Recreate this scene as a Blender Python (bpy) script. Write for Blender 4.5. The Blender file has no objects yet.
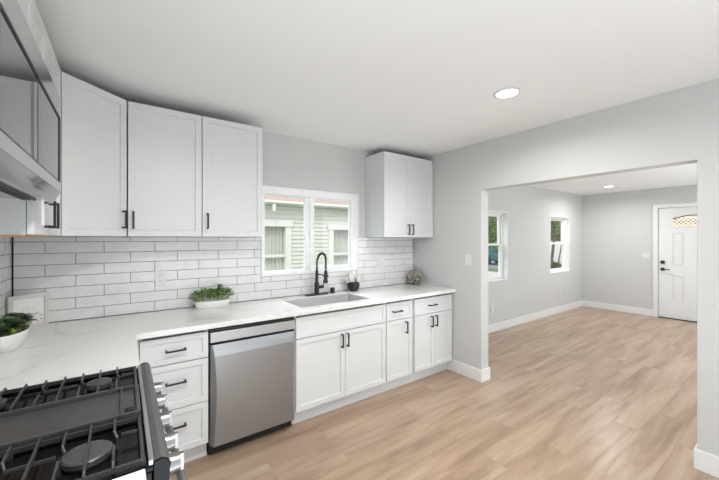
import bpy, bmesh, math, random
from mathutils import Vector, Matrix
PI = math.pi
S = bpy.context.scene
COL = S.collection
random.seed(7)

# ---------------------------------------------------------------- camera
cam_d = bpy.data.cameras.new('camera'); cam = bpy.data.objects.new('camera', cam_d); COL.objects.link(cam)
cam.location = (0, 0, 1.4688)
cam.rotation_euler = (PI/2, 0, math.radians(54.145 - 90))
cam_d.sensor_width = 36; cam_d.lens = 327.42/719*36
cam_d.shift_y = -1.42/719; cam_d.clip_start = .02; cam_d.clip_end = 200
S.camera = cam
S.view_settings.view_transform = 'Standard'; S.view_settings.look = 'None'
S.view_settings.gamma = 1; S.view_settings.use_curve_mapping = False
S.view_settings.exposure = 0.13

# ---------------------------------------------------------------- world, sun, daylight and fill lamps
w = bpy.data.worlds.new('world'); S.world = w; w.use_nodes = True
bgn = w.node_tree.nodes['Background']
bgn.inputs[0].default_value = (.93, .965, 1, 1); bgn.inputs[1].default_value = 1.75
def lamp(name, kind, loc, energy, rot=(0, 0, 0), size=None, sy=None, color=(1, 1, 1), shape=None, spread=None):
    d = bpy.data.lights.new(name, kind); d.energy = energy; d.color = color
    if kind == 'AREA':
        d.shape = shape or ('RECTANGLE' if sy else 'SQUARE'); d.size = size
        if sy: d.size_y = sy
        if spread: d.spread = spread
    o = bpy.data.objects.new(name, d); o.location = loc; o.rotation_euler = rot; COL.objects.link(o); return o
sun = lamp('sun', 'SUN', (0, 0, 10), 1.2, rot=(math.radians(35), math.radians(-25), 0), color=(1, .96, .9)); sun.data.angle = .2
# area lamps behind the camera: daylight stand-ins at the unseen glazing (kitchen patio door, living room windows), plus added upward fills
lamp('rear_fill', 'AREA', (1.30, -1.90, 1.35), 10, rot=(math.radians(90), 0, 0), size=2.2, sy=1.7, color=(.90, .95, 1))  # added fill from the rear, standing in for patio door daylight
lamp('ceiling_fill', 'AREA', (.30, -.80, .10), 47, rot=(math.radians(176), math.radians(6), 0), size=1.5, sy=1.8, color=(.80, .91, 1))  # added upward fill near the floor, brightens the kitchen ceiling
lamp('daylight_living', 'AREA', (5.6, -2.10, 1.35), 26, rot=(math.radians(90), 0, 0), size=2.8, sy=1.5, color=(.90, .95, 1))
lamp('ceiling_fill_living', 'AREA', (5.6, -1.0, .10), 70, rot=(math.radians(174), 0, 0), size=3.2, sy=1.5, color=(.80, .91, 1))  # same kind of added fill for the living room ceiling
# added out-of-view lamp between the two houses, sends skylight in through the sink window
lamp('sink_window_fill', 'AREA', (1.3, 4.3, 3.35), 110, rot=(math.radians(-48), 0, 0), size=3.2, sy=.9, color=(.93, .97, 1))

# ---------------------------------------------------------------- materials
def mat(name, color=(.8, .8, .8), rough=.5, metal=0, spec=.5, emit=None, es=0):
    m = bpy.data.materials.new(name); m.use_nodes = True
    b = m.node_tree.nodes['Principled BSDF']
    b.inputs['Base Color'].default_value = (*color, 1); b.inputs['Roughness'].default_value = rough
    b.inputs['Metallic'].default_value = metal; b.inputs['Specular IOR Level'].default_value = spec
    if emit: b.inputs['Emission Color'].default_value = (*emit, 1); b.inputs['Emission Strength'].default_value = es
    return m
class N:
    def __init__(s, m): s.t = m.node_tree; s.b = s.t.nodes['Principled BSDF']
    def n(s, t, **k):
        x = s.t.nodes.new(t)
        for a, v in k.items():
            if a in x.inputs.keys(): x.inputs[a].default_value = v
            else: setattr(x, a, v)
        return x
    def l(s, a, b): s.t.links.new(a, b)
def coords(g, scale=(1, 1, 1), rot=(0, 0, 0), kind='Object'):
    tc = g.n('ShaderNodeTexCoord'); mp = g.n('ShaderNodeMapping'); mp.inputs['Scale'].default_value = scale
    mp.inputs['Rotation'].default_value = rot
    g.l(tc.outputs[kind], mp.inputs[0]); return mp.outputs[0]
def ramp(g, fac, stops):
    r = g.n('ShaderNodeValToRGB'); g.l(fac, r.inputs[0]); e = r.color_ramp.elements
    while len(e) < len(stops): e.new(.5)
    for k, (p, c) in enumerate(stops): e[k].position = p; e[k].color = (*c, 1)
    return r.outputs[0]
def bump(g, h, s, d=.01):
    b = g.n('ShaderNodeBump'); b.inputs['Strength'].default_value = s; b.inputs['Distance'].default_value = d
    g.l(h, b.inputs['Height']); g.l(b.outputs[0], g.b.inputs['Normal'])
def noisy(name, c1, c2, rough, scale=8, stretch=(1, 1, 1), bs=.0, metal=0, detail=4, spec=.5):
    m = mat(name, c1, rough, metal, spec); g = N(m); co = coords(g, stretch)
    n = g.n('ShaderNodeTexNoise'); n.inputs['Scale'].default_value = scale; n.inputs['Detail'].default_value = detail
    g.l(co, n.inputs['Vector']); g.l(ramp(g, n.outputs['Fac'], [(.3, c1), (.7, c2)]), g.b.inputs['Base Color'])
    if bs: bump(g, n.outputs['Fac'], bs)
    return m
M = {}
M['wall'] = noisy('grey_wall_paint', (.585, .586, .575), (.60, .601, .59), .62, 180, bs=.04)
M['ceiling'] = noisy('white_ceiling_paint', (.86, .86, .855), (.87, .87, .865), .8, 90, bs=.05)
M['trim'] = noisy('white_trim_paint', (.78, .785, .78), (.80, .805, .80), .38, 40)
M['cab'] = noisy('white_cabinet_lacquer', (.69, .70, .70), (.705, .715, .715), .36, 30)
M['cabin'] = noisy('white_cabinet_interior', (.7, .7, .68), (.72, .72, .7), .6, 30)
M['ply'] = noisy('raw_birch_ply', (.62, .36, .17), (.70, .43, .22), .6, 6, (2, 18, 2), .1)
M['black'] = noisy('matte_black_metal', (.012, .012, .013), (.02, .02, .02), .38, 60)
M['grout'] = noisy('dark_grey_grout', (.17, .165, .16), (.24, .235, .23), .9, 60, bs=.2)
M['plastic'] = noisy('white_plastic', (.70, .705, .70), (.72, .725, .72), .3, 20)
M['vinyl'] = noisy('white_vinyl', (.84, .85, .84), (.86, .87, .86), .35, 20)
M['dark'] = noisy('black_enamel', (.006, .006, .007), (.008, .008, .008), .12, 30, spec=.12)
M['iron'] = noisy('cast_iron', (.024, .024, .024), (.040, .039, .038), .36, 220, bs=.2, spec=.45)
M['griddle'] = noisy('seasoned_griddle', (.036, .035, .034), (.062, .059, .057), .42, 22, bs=.08, spec=.45)
M['bumper'] = noisy('dark_graphite_trim', (.06, .062, .06), (.08, .082, .08), .38, 40)
M['toe'] = noisy('black_toe_board', (.01, .01, .01), (.02, .018, .016), .6, 30)
M['ceramic'] = noisy('white_ceramic', (.84, .84, .82), (.87, .87, .85), .22, 12)
M['black_ceramic'] = noisy('matte_black_ceramic', (.015, .015, .015), (.022, .022, .022), .5, 12)
M['leaf'] = noisy('leaf_green', (.16, .30, .03), (.38, .56, .09), .5, 60)
M['leaf_dark'] = noisy('dark_leaf', (.018, .045, .02), (.05, .09, .04), .5, 50)
M['succulent'] = noisy('succulent_green', (.035, .075, .035), (.12, .19, .08), .45, 40)
M['petal'] = noisy('cream_petal', (.89, .88, .84), (.93, .92, .89), .6, 40)
M['twig'] = noisy('woven_twig', (.03, .026, .022), (.50, .46, .41), .7, 28, bs=.2)
M['paper'] = noisy('white_paper', (.80, .80, .79), (.83, .83, .82), .6, 60)
M['frame'] = noisy('pale_whitewashed_wood', (.62, .585, .56), (.70, .66, .63), .5, 12, (1, 1, 14), .05)
M['bark'] = noisy('tree_bark', (.09, .07, .055), (.2, .17, .14), .9, 16, (1, 1, .3), .5)
M['foliage'] = noisy('tree_foliage', (.09, .17, .03), (.36, .46, .13), .6, 3.5)
M['grass'] = noisy('lawn', (.10, .17, .05), (.16, .24, .08), .9, 20, bs=.4)
M['concrete'] = noisy('sidewalk_concrete', (.48, .47, .45), (.55, .54, .52), .85, 9, bs=.1)
M['asphalt'] = noisy('asphalt', (.19, .19, .19), (.25, .25, .25), .85, 30, bs=.2)
M['carpaint'] = noisy('teal_car_paint', (.02, .09, .11), (.03, .12, .14), .2, 3, spec=.7)
M['rubber'] = noisy('tyre_rubber', (.015, .015, .015), (.03, .03, .03), .8, 20)
M['shingle'] = noisy('red_brown_shingle', (.33, .25, .215), (.43, .335, .29), .85, 14, (1, 3, 3), .4)
M['siding'] = noisy('sage_green_siding', (.62, .63, .585), (.66, .67, .625), .7, 6)
M['curtain'] = noisy('pale_curtain', (.52, .52, .47), (.62, .62, .575), .8, 8, (14, 1, .4))
M['stucco'] = noisy('white_stucco', (.70, .70, .69), (.76, .76, .75), .8, 30)
M['smoke_glass'] = mat('dark_car_glass', (.02, .03, .03), .06)
def steel(name, col, rough, stretch, bs=.02):
    m = mat(name, col, rough, 1); g = N(m); co = coords(g, stretch)
    n = g.n('ShaderNodeTexNoise'); n.inputs['Scale'].default_value = 30; n.inputs['Detail'].default_value = 3; g.l(co, n.inputs['Vector'])
    mr = g.n('ShaderNodeMapRange'); mr.inputs['To Min'].default_value = rough - .05; mr.inputs['To Max'].default_value = rough + .07
    g.l(n.outputs['Fac'], mr.inputs[0]); g.l(mr.outputs[0], g.b.inputs['Roughness'])
    bump(g, n.outputs['Fac'], bs, .002); return m
M['steel'] = steel('brushed_stainless', (.375, .39, .405), .32, (.5, .5, 14))
M['steel_h'] = steel('brushed_stainless_horizontal', (.52, .52, .515), .24, (14, .5, 14), .01)
M['steel_basin'] = steel('satin_sink_steel', (.72, .72, .71), .34, (14, 14, .5), .01)
M['mirror_steel'] = steel('polished_stainless', (.50, .50, .50), .12, (14, .5, 14), .004)
M['chin_steel'] = steel('polished_chin_steel', (.26, .26, .26), .08, (14, .5, 14), .003)
M['strip_steel'] = steel('satin_steel_strip', (.50, .51, .52), .42, (.5, .5, 14), .004)
M['chrome'] = steel('satin_chrome', (.27, .27, .27), .34, (1, 1, 1), .004)
def glassmat(name, tint=(1, 1, 1), rough=0.0, refl=.06):
    m = bpy.data.materials.new(name); m.use_nodes = True; t = m.node_tree; t.nodes.clear()
    o = t.nodes.new('ShaderNodeOutputMaterial'); tr = t.nodes.new('ShaderNodeBsdfTransparent'); tr.inputs[0].default_value = (*tint, 1)
    gl = t.nodes.new('ShaderNodeBsdfGlossy'); gl.inputs['Roughness'].default_value = rough
    fr = t.nodes.new('ShaderNodeFresnel'); fr.inputs[0].default_value = 1.45
    ge = t.nodes.new('ShaderNodeNewGeometry'); iv = t.nodes.new('ShaderNodeMath'); iv.operation = 'SUBTRACT'; iv.inputs[0].default_value = 1; t.links.new(ge.outputs['Backfacing'], iv.inputs[1])
    mu = t.nodes.new('ShaderNodeMath'); mu.operation = 'MULTIPLY'; t.links.new(fr.outputs[0], mu.inputs[0]); t.links.new(iv.outputs[0], mu.inputs[1])
    mx = t.nodes.new('ShaderNodeMixShader'); t.links.new(mu.outputs[0], mx.inputs[0])
    t.links.new(tr.outputs[0], mx.inputs[1]); t.links.new(gl.outputs[0], mx.inputs[2]); t.links.new(mx.outputs[0], o.inputs[0]); return m
M['glass'] = glassmat('window_glass', (.985, .99, .985))
M['oven_glass'] = mat('mirror_dark_glass', (.17, .17, .17), .04, .85)
M['lens'] = mat('led_lens', (1, 1, 1), .5, emit=(1, .98, .95), es=6)
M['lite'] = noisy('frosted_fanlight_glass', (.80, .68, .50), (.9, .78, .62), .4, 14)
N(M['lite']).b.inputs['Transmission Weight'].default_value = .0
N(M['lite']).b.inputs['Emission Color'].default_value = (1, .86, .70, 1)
N(M['lite']).b.inputs['Emission Strength'].default_value = .55  # self-glow makes the fanlight look lit; the pane is no lamp

# tile: glossy white with slight hand-made waviness
m = mat('glossy_white_tile', (.77, .77, .765), .13); g = N(m); co = coords(g, (9, 9, 9))
n = g.n('ShaderNodeTexNoise'); n.inputs['Scale'].default_value = 1.4; n.inputs['Detail'].default_value = 2; g.l(co, n.inputs['Vector'])
bump(g, n.outputs['Fac'], .25, .02)
g.l(ramp(g, n.outputs['Fac'], [(.3, (.74, .74, .735)), (.7, (.80, .80, .79))]), g.b.inputs['Base Color']); M['tile'] = m
# quartz: white with sparse grey veins
m = mat('white_quartz', (.85, .84, .82), .2); g = N(m); co = coords(g, (1, 1, 1))
n1 = g.n('ShaderNodeTexNoise'); n1.inputs['Scale'].default_value = 1.6; n1.inputs['Detail'].default_value = 5; n1.inputs['Distortion'].default_value = .6
g.l(co, n1.inputs['Vector'])
ab = g.n('ShaderNodeMath', operation='SUBTRACT'); ab.inputs[1].default_value = .5; g.l(n1.outputs['Fac'], ab.inputs[0])
a2 = g.n('ShaderNodeMath', operation='ABSOLUTE'); g.l(ab.outputs[0], a2.inputs[0])
vein = ramp(g, a2.outputs[0], [(0, (.66, .65, .63)), (.007, (.735, .73, .71)), (.02, (.78, .775, .76)), (.3, (.80, .795, .78))])
g.l(vein, g.b.inputs['Base Color']); M['quartz'] = m
# plank floor
m = mat('oak_plank_floor', (.5, .35, .25), .30); g = N(m); tc = g.n('ShaderNodeTexCoord')
br = g.n('ShaderNodeTexBrick'); br.offset = .37; br.offset_frequency = 2; br.squash = 1
for k, v in {'Scale': 1, 'Mortar Size': .0012, 'Mortar Smooth': .1, 'Bias': 0, 'Brick Width': 1.22, 'Row Height': .19}.items(): br.inputs[k].default_value = v
br.inputs['Color1'].default_value = (0, 0, 0, 1); br.inputs['Color2'].default_value = (1, 1, 1, 1); br.inputs['Mortar'].default_value = (.5, .5, .5, 1)
g.l(tc.outputs['Object'], br.inputs['Vector'])
mp = g.n('ShaderNodeMapping'); mp.inputs['Scale'].default_value = (.75, 6.5, 1); g.l(tc.outputs['Object'], mp.inputs[0])
ad = g.n('ShaderNodeVectorMath', operation='ADD'); g.l(mp.outputs[0], ad.inputs[0])
sc = g.n('ShaderNodeVectorMath', operation='SCALE'); sc.inputs['Scale'].default_value = 7.3; g.l(br.outputs['Color'], sc.inputs[0]); g.l(sc.outputs[0], ad.inputs[1])
n1 = g.n('ShaderNodeTexNoise'); n1.inputs['Scale'].default_value = 1.15; n1.inputs['Detail'].default_value = 6; n1.inputs['Roughness'].default_value = .62; n1.inputs['Distortion'].default_value = .5
g.l(ad.outputs[0], n1.inputs['Vector'])
mp2 = g.n('ShaderNodeMapping'); mp2.inputs['Scale'].default_value = (2.5, 60, 1); g.l(tc.outputs['Object'], mp2.inputs[0])
n2 = g.n('ShaderNodeTexNoise'); n2.inputs['Scale'].default_value = 1.5; n2.inputs['Detail'].default_value = 4; g.l(mp2.outputs[0], n2.inputs['Vector'])
base = ramp(g, n1.outputs['Fac'], [(.28, (.275, .175, .11)), (.5, (.435, .31, .218)), (.72, (.56, .43, .32))])
fine = ramp(g, n2.outputs['Fac'], [(.3, (.9, .88, .86)), (.7, (1.0, 1.0, 1.0))])
plank = ramp(g, br.outputs['Color'], [(0, (.93, .92, .91)), (1, (1.05, 1.05, 1.04))])
def mul(a, b):
    x = g.n('ShaderNodeMix', data_type='RGBA', blend_type='MULTIPLY'); x.inputs['Factor'].default_value = 1
    g.l(a, x.inputs[6]); g.l(b, x.inputs[7]); return x.outputs[2]
c = mul(mul(base, fine), plank)
mo = ramp(g, br.outputs['Fac'], [(0, (1, 1, 1)), (1, (.80, .76, .72))])
g.l(mul(c, mo), g.b.inputs['Base Color']); bump(g, n2.outputs['Fac'], .05, .004); M['floor'] = m

# ---------------------------------------------------------------- helpers
def tag(o, label=None, cat=None, group=None, kind=None):
    if label: o['label'] = label
    if cat: o['category'] = cat
    if group: o['group'] = group
    if kind: o['kind'] = kind
    return o
def empty(name, loc=(0, 0, 0), rz=0, **k):
    o = bpy.data.objects.new(name, None); o.empty_display_size = .1; o.location = loc; o.rotation_euler = (0, 0, rz)
    COL.objects.link(o); return tag(o, **k)
def obj(name, bm, m, parent=None, bevel=0, smooth=False, seg=2, loc=None, rot=None, auto=None):
    me = bpy.data.meshes.new(name)
    bmesh.ops.recalc_face_normals(bm, faces=bm.faces)
    bm.to_mesh(me); bm.free()
    for k in (m if isinstance(m, (list, tuple)) else [m]): me.materials.append(M[k])
    if smooth:
        for p in me.polygons: p.use_smooth = True
    o = bpy.data.objects.new(name, me); COL.objects.link(o)
    if parent: o.parent = parent
    if loc: o.location = loc
    if rot: o.rotation_euler = rot
    if bevel:
        b = o.modifiers.new('bevel', 'BEVEL'); b.width = bevel; b.segments = seg; b.limit_method = 'ANGLE'; b.angle_limit = math.radians(40)
    if auto:
        for p in me.polygons: p.use_smooth = True
        me.set_sharp_from_angle(angle=math.radians(auto))
    return o
def box(bm, x0, x1, y0, y1, z0, z1, mt=None, mi=0):
    vs = [bm.verts.new((x, y, z)) for x in (x0, x1) for y in (y0, y1) for z in (z0, z1)]
    if mt:
        for v in vs: v.co = mt @ v.co
    for f in ((0, 1, 3, 2), (4, 6, 7, 5), (0, 4, 5, 1), (2, 3, 7, 6), (0, 2, 6, 4), (1, 5, 7, 3)):
        fc = bm.faces.new([vs[i] for i in f]); fc.material_index = mi
def B(*args): # several boxes
    bm = bmesh.new()
    for a in args: box(bm, *a)
    return bm
def prism(bm, pts, z0, z1, fn=None):
    fn = fn or (lambda a, b, c: (a, b, c))
    lo = [bm.verts.new(fn(x, y, z0)) for x, y in pts]; hi = [bm.verts.new(fn(x, y, z1)) for x, y in pts]
    bm.faces.new(lo[::-1]); bm.faces.new(hi)
    for i in range(len(pts)):
        j = (i+1) % len(pts); bm.faces.new((lo[i], lo[j], hi[j], hi[i]))
def grid_slab(xs, ys, keep, t0, t1, fn):
    """slab with rectangular openings; fn(a,b,t)->xyz"""
    bm = bmesh.new(); V = {}
    def v(i, j, k):
        if (i, j, k) not in V: V[i, j, k] = bm.verts.new(fn(xs[i], ys[j], (t0, t1)[k]))
        return V[i, j, k]
    nx, ny = len(xs)-1, len(ys)-1
    K = lambda i, j: 0 <= i < nx and 0 <= j < ny and keep(i, j)
    for i in range(nx):
        for j in range(ny):
            if not K(i, j): continue
            for k in (0, 1): bm.faces.new((v(i, j, k), v(i+1, j, k), v(i+1, j+1, k), v(i, j+1, k)))
            if not K(i-1, j): bm.faces.new((v(i, j, 0), v(i, j+1, 0), v(i, j+1, 1), v(i, j, 1)))
            if not K(i+1, j): bm.faces.new((v(i+1, j, 0), v(i+1, j+1, 0), v(i+1, j+1, 1), v(i+1, j, 1)))
            if not K(i, j-1): bm.faces.new((v(i, j, 0), v(i+1, j, 0), v(i+1, j, 1), v(i, j, 1)))
            if not K(i, j+1): bm.faces.new((v(i, j+1, 0), v(i+1, j+1, 0), v(i+1, j+1, 1), v(i, j+1, 1)))
    return bm
def holes(xs, ys, hs):
    def keep(i, j):
        cx, cy = (xs[i]+xs[i+1])/2, (ys[j]+ys[j+1])/2
        return not any(a < cx < b and c < cy < d for a, b, c, d in hs)
    return keep
def cyl(bm, c, r, h, axis='z', seg=24, r2=None):
    r2 = r if r2 is None else r2
    m = {'z': Matrix.Identity(4), 'x': Matrix.Rotation(PI/2, 4, 'Y'), 'y': Matrix.Rotation(-PI/2, 4, 'X')}[axis]
    bmesh.ops.create_cone(bm, cap_ends=True, segments=seg, radius1=r, radius2=r2, depth=h, matrix=Matrix.Translation(c) @ m)
def lathe(bm, prof, seg=32, c=(0, 0, 0), sx=1, sy=1):
    rings = []
    for r, z in prof:
        rings.append([bm.verts.new((c[0]+sx*r*math.cos(2*PI*k/seg), c[1]+sy*r*math.sin(2*PI*k/seg), c[2]+z)) for k in range(seg)] if r > 1e-5 else [bm.verts.new((c[0], c[1], c[2]+z))])
    for a, b in zip(rings, rings[1:]):
        for k in range(seg):
            q = (k+1) % seg
            if len(a) == 1 and len(b) == 1: continue
            if len(a) == 1: bm.faces.new((a[0], b[k], b[q]))
            elif len(b) == 1: bm.faces.new((a[k], a[q], b[0]))
            else: bm.faces.new((a[k], a[q], b[q], b[k]))
def tube(bm, pts, r, seg=10, closed=False):
    pts = [Vector(p) for p in pts]; n = len(pts); rings = []
    up = Vector((0, 0, 1)); prev = None
    for i, p in enumerate(pts):
        t = (pts[(i+1) % n] - pts[i-1]) if closed else (pts[min(i+1, n-1)] - pts[max(i-1, 0)])
        t.normalize()
        if prev is None:
            a = t.cross(up)
            if a.length < .1: a = t.cross(Vector((1, 0, 0)))
        else: a = prev - t*prev.dot(t)
        a.normalize(); prev = a; b = t.cross(a)
        rr = r[i] if isinstance(r, (list, tuple)) else r
        rings.append([bm.verts.new(p + a*rr*math.cos(2*PI*k/seg) + b*rr*math.sin(2*PI*k/seg)) for k in range(seg)])
    for i in range(n if closed else n-1):
        A, Bq = rings[i], rings[(i+1) % n]
        for k in range(seg): bm.faces.new((A[k], A[(k+1) % seg], Bq[(k+1) % seg], Bq[k]))
    if not closed: bm.faces.new(rings[0][::-1]); bm.faces.new(rings[-1])
def struct(name, bm, m, **k):
    return tag(obj(name, bm, m, **k), kind='structure')

# ---------------------------------------------------------------- the room shell
YB, XL, XR, XR2, XF = 2.947, -.573, 2.97, 3.098, 8.12
YK, YL, HK, HL = -1.95, -2.14, 2.454, 2.41
WT = .15
struct('floor', B((XL-.1, XF+.1, YL-.1, YB+.02, -.06, 0)), 'floor')
bm = grid_slab([XL-.1, XR+.04], [YK-.1, YB+.1], lambda i, j: True, HK, HK+.12, lambda a, b, t: (a, b, t)); struct('ceiling', bm, 'ceiling')
struct('ceiling_living', B((XR+.04, XF+.1, YL-.1, YB+.1, HL, HL+.16)), 'ceiling')
KW = (1.03, 2.085, 1.128, 1.952)            # kitchen window opening
W1 = (4.28, 5.14, .795, 1.905); W2 = (6.634, 7.493, .795, 1.905)
xs = sorted([XL-.1, KW[0], KW[1], W1[0], W1[1], W2[0], W2[1], XF+.1]); zs = sorted([-.5, .795, KW[2], 1.905, KW[3], 2.6])
struct('wall_back', grid_slab(xs, zs, holes(xs, zs, [KW, W1, W2]), YB, YB+WT, lambda a, b, t: (a, t, b)), 'wall')
struct('wall_left', B((XL-.1, XL, YK-.1, YB+.0, -.02, HK+.05)), 'wall')
# opening wall between kitchen and living room
OP = (.432, 1.985, -1, 1.972)
ys = [YL, OP[0], OP[1], YB]; zs = [0, 1.972, 2.4545]
struct('wall_right', grid_slab(ys, zs, holes(ys, zs, [OP]), XR, XR2, lambda a, b, t: (t, a, b)), 'wall', bevel=.004)
DR = (.775, 1.70, -1, 2.045)
ys = [YL, DR[0], DR[1], YB]; zs = [0, DR[3], 2.45]
struct('wall_far', grid_slab(ys, zs, holes(ys, zs, [DR]), XF, XF+.12, lambda a, b, t: (t, a, b)), 'wall')
PD = (.30, 2.60, -1, 2.25); xs = [XL-.1, PD[0], PD[1], XR]; zs = [0, 2.25, 2.5]
struct('wall_rear', grid_slab(xs, zs, holes(xs, zs, [PD]), YK-.1, YK, lambda a, b, t: (a, t, b)), 'wall')
LW = (4.15, 7.05, .55, 2.15); xs = [XR2, LW[0], LW[1], XF+.1]; zs = [0, LW[2], LW[3], 2.5]
struct('wall_rear_living', grid_slab(xs, zs, holes(xs, zs, [LW]), YL-.1, YL, lambda a, b, t: (a, t, b)), 'wall')

# baseboards
def base(name, bm): struct(name, bm, 'trim', bevel=.004)
bm = bmesh.new(); prism(bm, [(XR, 2.41), (XR-.014, 2.41), (XR-.014, OP[1]-.014), (XR2+.014, OP[1]-.014), (XR2+.014, YB), (XR2, YB), (XR2, OP[1]), (XR, OP[1])], 0, .128)
base('baseboard_right', bm)
bm = bmesh.new(); prism(bm, [(XR, YK), (XR-.014, YK), (XR-.014, OP[0]+.014), (XR2+.014, OP[0]+.014), (XR2+.014, YL), (XR2, YL), (XR2, OP[0]), (XR, OP[0])], 0, .128)
base('baseboard_right', bm)
base('baseboard_back', B((XR2+.014, XF, YB-.014, YB, 0, .125)))
base('baseboard_far', B((XF-.014, XF, 1.765, YB-.014, 0, .125), (XF-.014, XF, YL, .71, 0, .125)))

# windows -----------------------------------------------------------
# window_1 kitchen slider
x0, x1, z0, z1 = KW
fr = struct('window_1', grid_slab([1.02, 1.049, 2.006, 2.09], [1.12, 1.155, 1.882, 1.955], lambda i, j: not (i == 1 and j == 1), YB-.014, YB-.001, lambda a, b, t: (a, t, b)), 'vinyl', bevel=.003)
obj('window_frame', grid_slab([x0+.001, 1.052, 2.004, x1-.001], [z0+.001, 1.158, 1.880, z1-.001], lambda i, j: not (i == 1 and j == 1), YB-.001, YB+.036, lambda a, b, t: (a, t, b)), 'vinyl', fr, bevel=.002)
sa = obj('sash', grid_slab([1.052, 1.060, 1.463, 1.518], [1.158, 1.168, 1.872, 1.880], lambda i, j: not (i == 1 and j == 1), YB+.008, YB+.032, lambda a, b, t: (a, t, b)), 'vinyl', fr, bevel=.002)
obj('pane', B((1.058, 1.465, YB+.018, YB+.022, 1.166, 1.874)), 'glass', sa)
sb = obj('sash', grid_slab([1.519, 1.568, 1.996, 2.004], [1.158, 1.186, 1.866, 1.880], lambda i, j: not (i == 1 and j == 1), YB+.004, YB+.030, lambda a, b, t: (a, t, b)), 'vinyl', fr, bevel=.002)
obj('pane', B((1.566, 1.998, YB+.016, YB+.020, 1.184, 1.868)), 'glass', sb)
obj('window_latch', B((1.512, 1.532, YB-.010, YB+.004, 1.50, 1.56)), 'vinyl', sb, bevel=.004)
struct('trim_1', B((2.094, 2.118, YB-.006, YB, 1.10, 1.955)), 'trim', bevel=.002)
def hung(nm, W):
    x0, x1, z0, z1 = W; t = .040; zm = 1.372
    rim = lambda a, e: ([x0+a, x0+e, x1-e, x1-a], [z0+a, z0+e, z1-e, z1-a])
    F = lambda a, b, c: (a, c, b); ring = lambda i, j: not (i == 1 and j == 1)
    f = struct(nm, grid_slab(*rim(.0005, .015), ring, YB-.004, YB+.148, F), 'vinyl', bevel=.002)
    obj('window_frame', grid_slab(*rim(.0155, .040), ring, YB+.070, YB+.140, F), 'vinyl', f, bevel=.002)
    for lo, hi, yy in ((z0+.0405, zm+.018, .074), (zm-.018, z1-.0405, .105)):
        s = obj('sash', grid_slab([x0+.0405, x0+.048+t, x1-.048-t, x1-.0405], [lo, lo+t*.85, hi-t*.85, hi], ring, YB+yy, YB+yy+.028, F), 'vinyl', f, bevel=.002)
        obj('pane', B((x0+.048+t-.003, x1-.048-t+.003, YB+yy+.012, YB+yy+.016, lo+t*.85-.003, hi-t*.85+.003)), 'glass', s)
hung('window_2', W1); hung('window_3', W2)
# rear glazing (behind the camera)
for nm, a in (('window_4', (PD[0], PD[1], 0.0, PD[3], YK-.1)), ('window_5', (LW[0], LW[1], LW[2], LW[3], YL-.1))):
    X0, X1, Z0, Z1, yy = a; xm = (X0+X1)/2
    f = struct(nm, grid_slab([X0+.002, X0+.06, xm-.04, xm+.04, X1-.06, X1-.002], [Z0+.002, Z0+.06, Z1-.06, Z1-.002], lambda i, j: not (i in (1, 3) and j == 1), yy+.02, yy+.06, lambda p, q, c: (p, c, q)), 'vinyl')
    for (p, q) in ((X0+.055, xm-.035), (xm+.035, X1-.055)): obj('pane', B((p, q, yy+.038, yy+.042, Z0+.055, Z1-.055)), 'glass', f)

# front door --------------------------------------------------------
dy0, dy1, dz1 = .785, 1.69, 2.03
d = empty('door_1', (XF, (dy0+dy1)/2, 0), kind='structure')
wd = dy1-dy0; T = lambda a, b, t: (t, a, b)
leaf_y = [-wd/2, -.262, -.118, .118, .262, wd/2]; leaf_z = [.012, .32, .78, .98, 1.57, 1.68, 1.845, dz1]
bm = bmesh.new()
# slab with recessed panels and a fanlight hole
pan = [(-.262, -.118, .32, .78), (.118, .262, .32, .78), (-.262, -.118, .98, 1.57), (.118, .262, .98, 1.57)]
xs, zs = leaf_y, [.012, .32, .78, .98, 1.57, dz1-.37]
bm = grid_slab(xs, zs, holes(xs, zs, pan), .025, .065, T)
for a, b, c_, d_ in pan:
    box(bm, .036, .062, a, b, c_, d_); box(bm, .028, .05, a+.022, b-.022, c_+.022, d_-.022)
# top part of the slab around the segmental fanlight
zt0 = dz1-.37; arc = [(-.262+.524*k/16, 1.845+.05*math.sin(PI*k/16)) for k in range(17)]
def quadcol(a0, b0, a1, b1, top):
    prism(bm, [(a0, b0), (a1, b1), (a1, top), (a0, top)], .025, .065, lambda x, y, z: (z, x, y))
for (p, q) in zip(arc, arc[1:]): quadcol(p[0], p[1], q[0], q[1], dz1)
box(bm, .025, .065, -wd/2, -.262, zt0, dz1); box(bm, .025, .065, .262, wd/2, zt0, dz1); box(bm, .025, .065, -.262, .262, zt0, 1.68)
leaf = obj('door_leaf', bm, 'trim', d, bevel=.003)
bm = bmesh.new(); prism(bm, [(-.262, 1.68), (.262, 1.68)] + arc[::-1], .043, .047, lambda x, y, z: (z, x, y)); fl = obj('fanlight', bm, 'lite', leaf)
bm = bmesh.new()
for k in range(9):
    for s in (-1, 1):
        a = -.24+.06*k
        tube(bm, [(.040, a, 1.70), (.040, max(-.25, min(.25, a+s*.06)), 1.70+.075*(1 if abs(a+s*.06) <= .25 else .2))], .0042, 6)
        tube(bm, [(.040, a, 1.835), (.040, max(-.25, min(.25, a+s*.06)), 1.76)], .0042, 6)
tube(bm, [(.040, p[0]*.98, p[1]-.012) for p in arc], .010, 6); tube(bm, [(.040, p[0]*.9, p[1]-.035) for p in arc], .003, 6)
tube(bm, [(.040, -.258, 1.684), (.040, .258, 1.684)], .003, 6)
obj('leaded_lattice', bm, 'bumper', leaf)
bm = bmesh.new(); cyl(bm, (.018, .395, .90), .03, .02, 'x'); tube(bm, [(.012, .395, .90), (-.03, .395, .90), (-.034, .37, .90), (-.034, .29, .90)], .009, 10)
obj('lever_handle', bm, 'black', leaf, auto=40)
obj('deadbolt', B((.003, .025, .365, .425, 1.0, 1.06)), 'black', leaf, bevel=.006)
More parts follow.
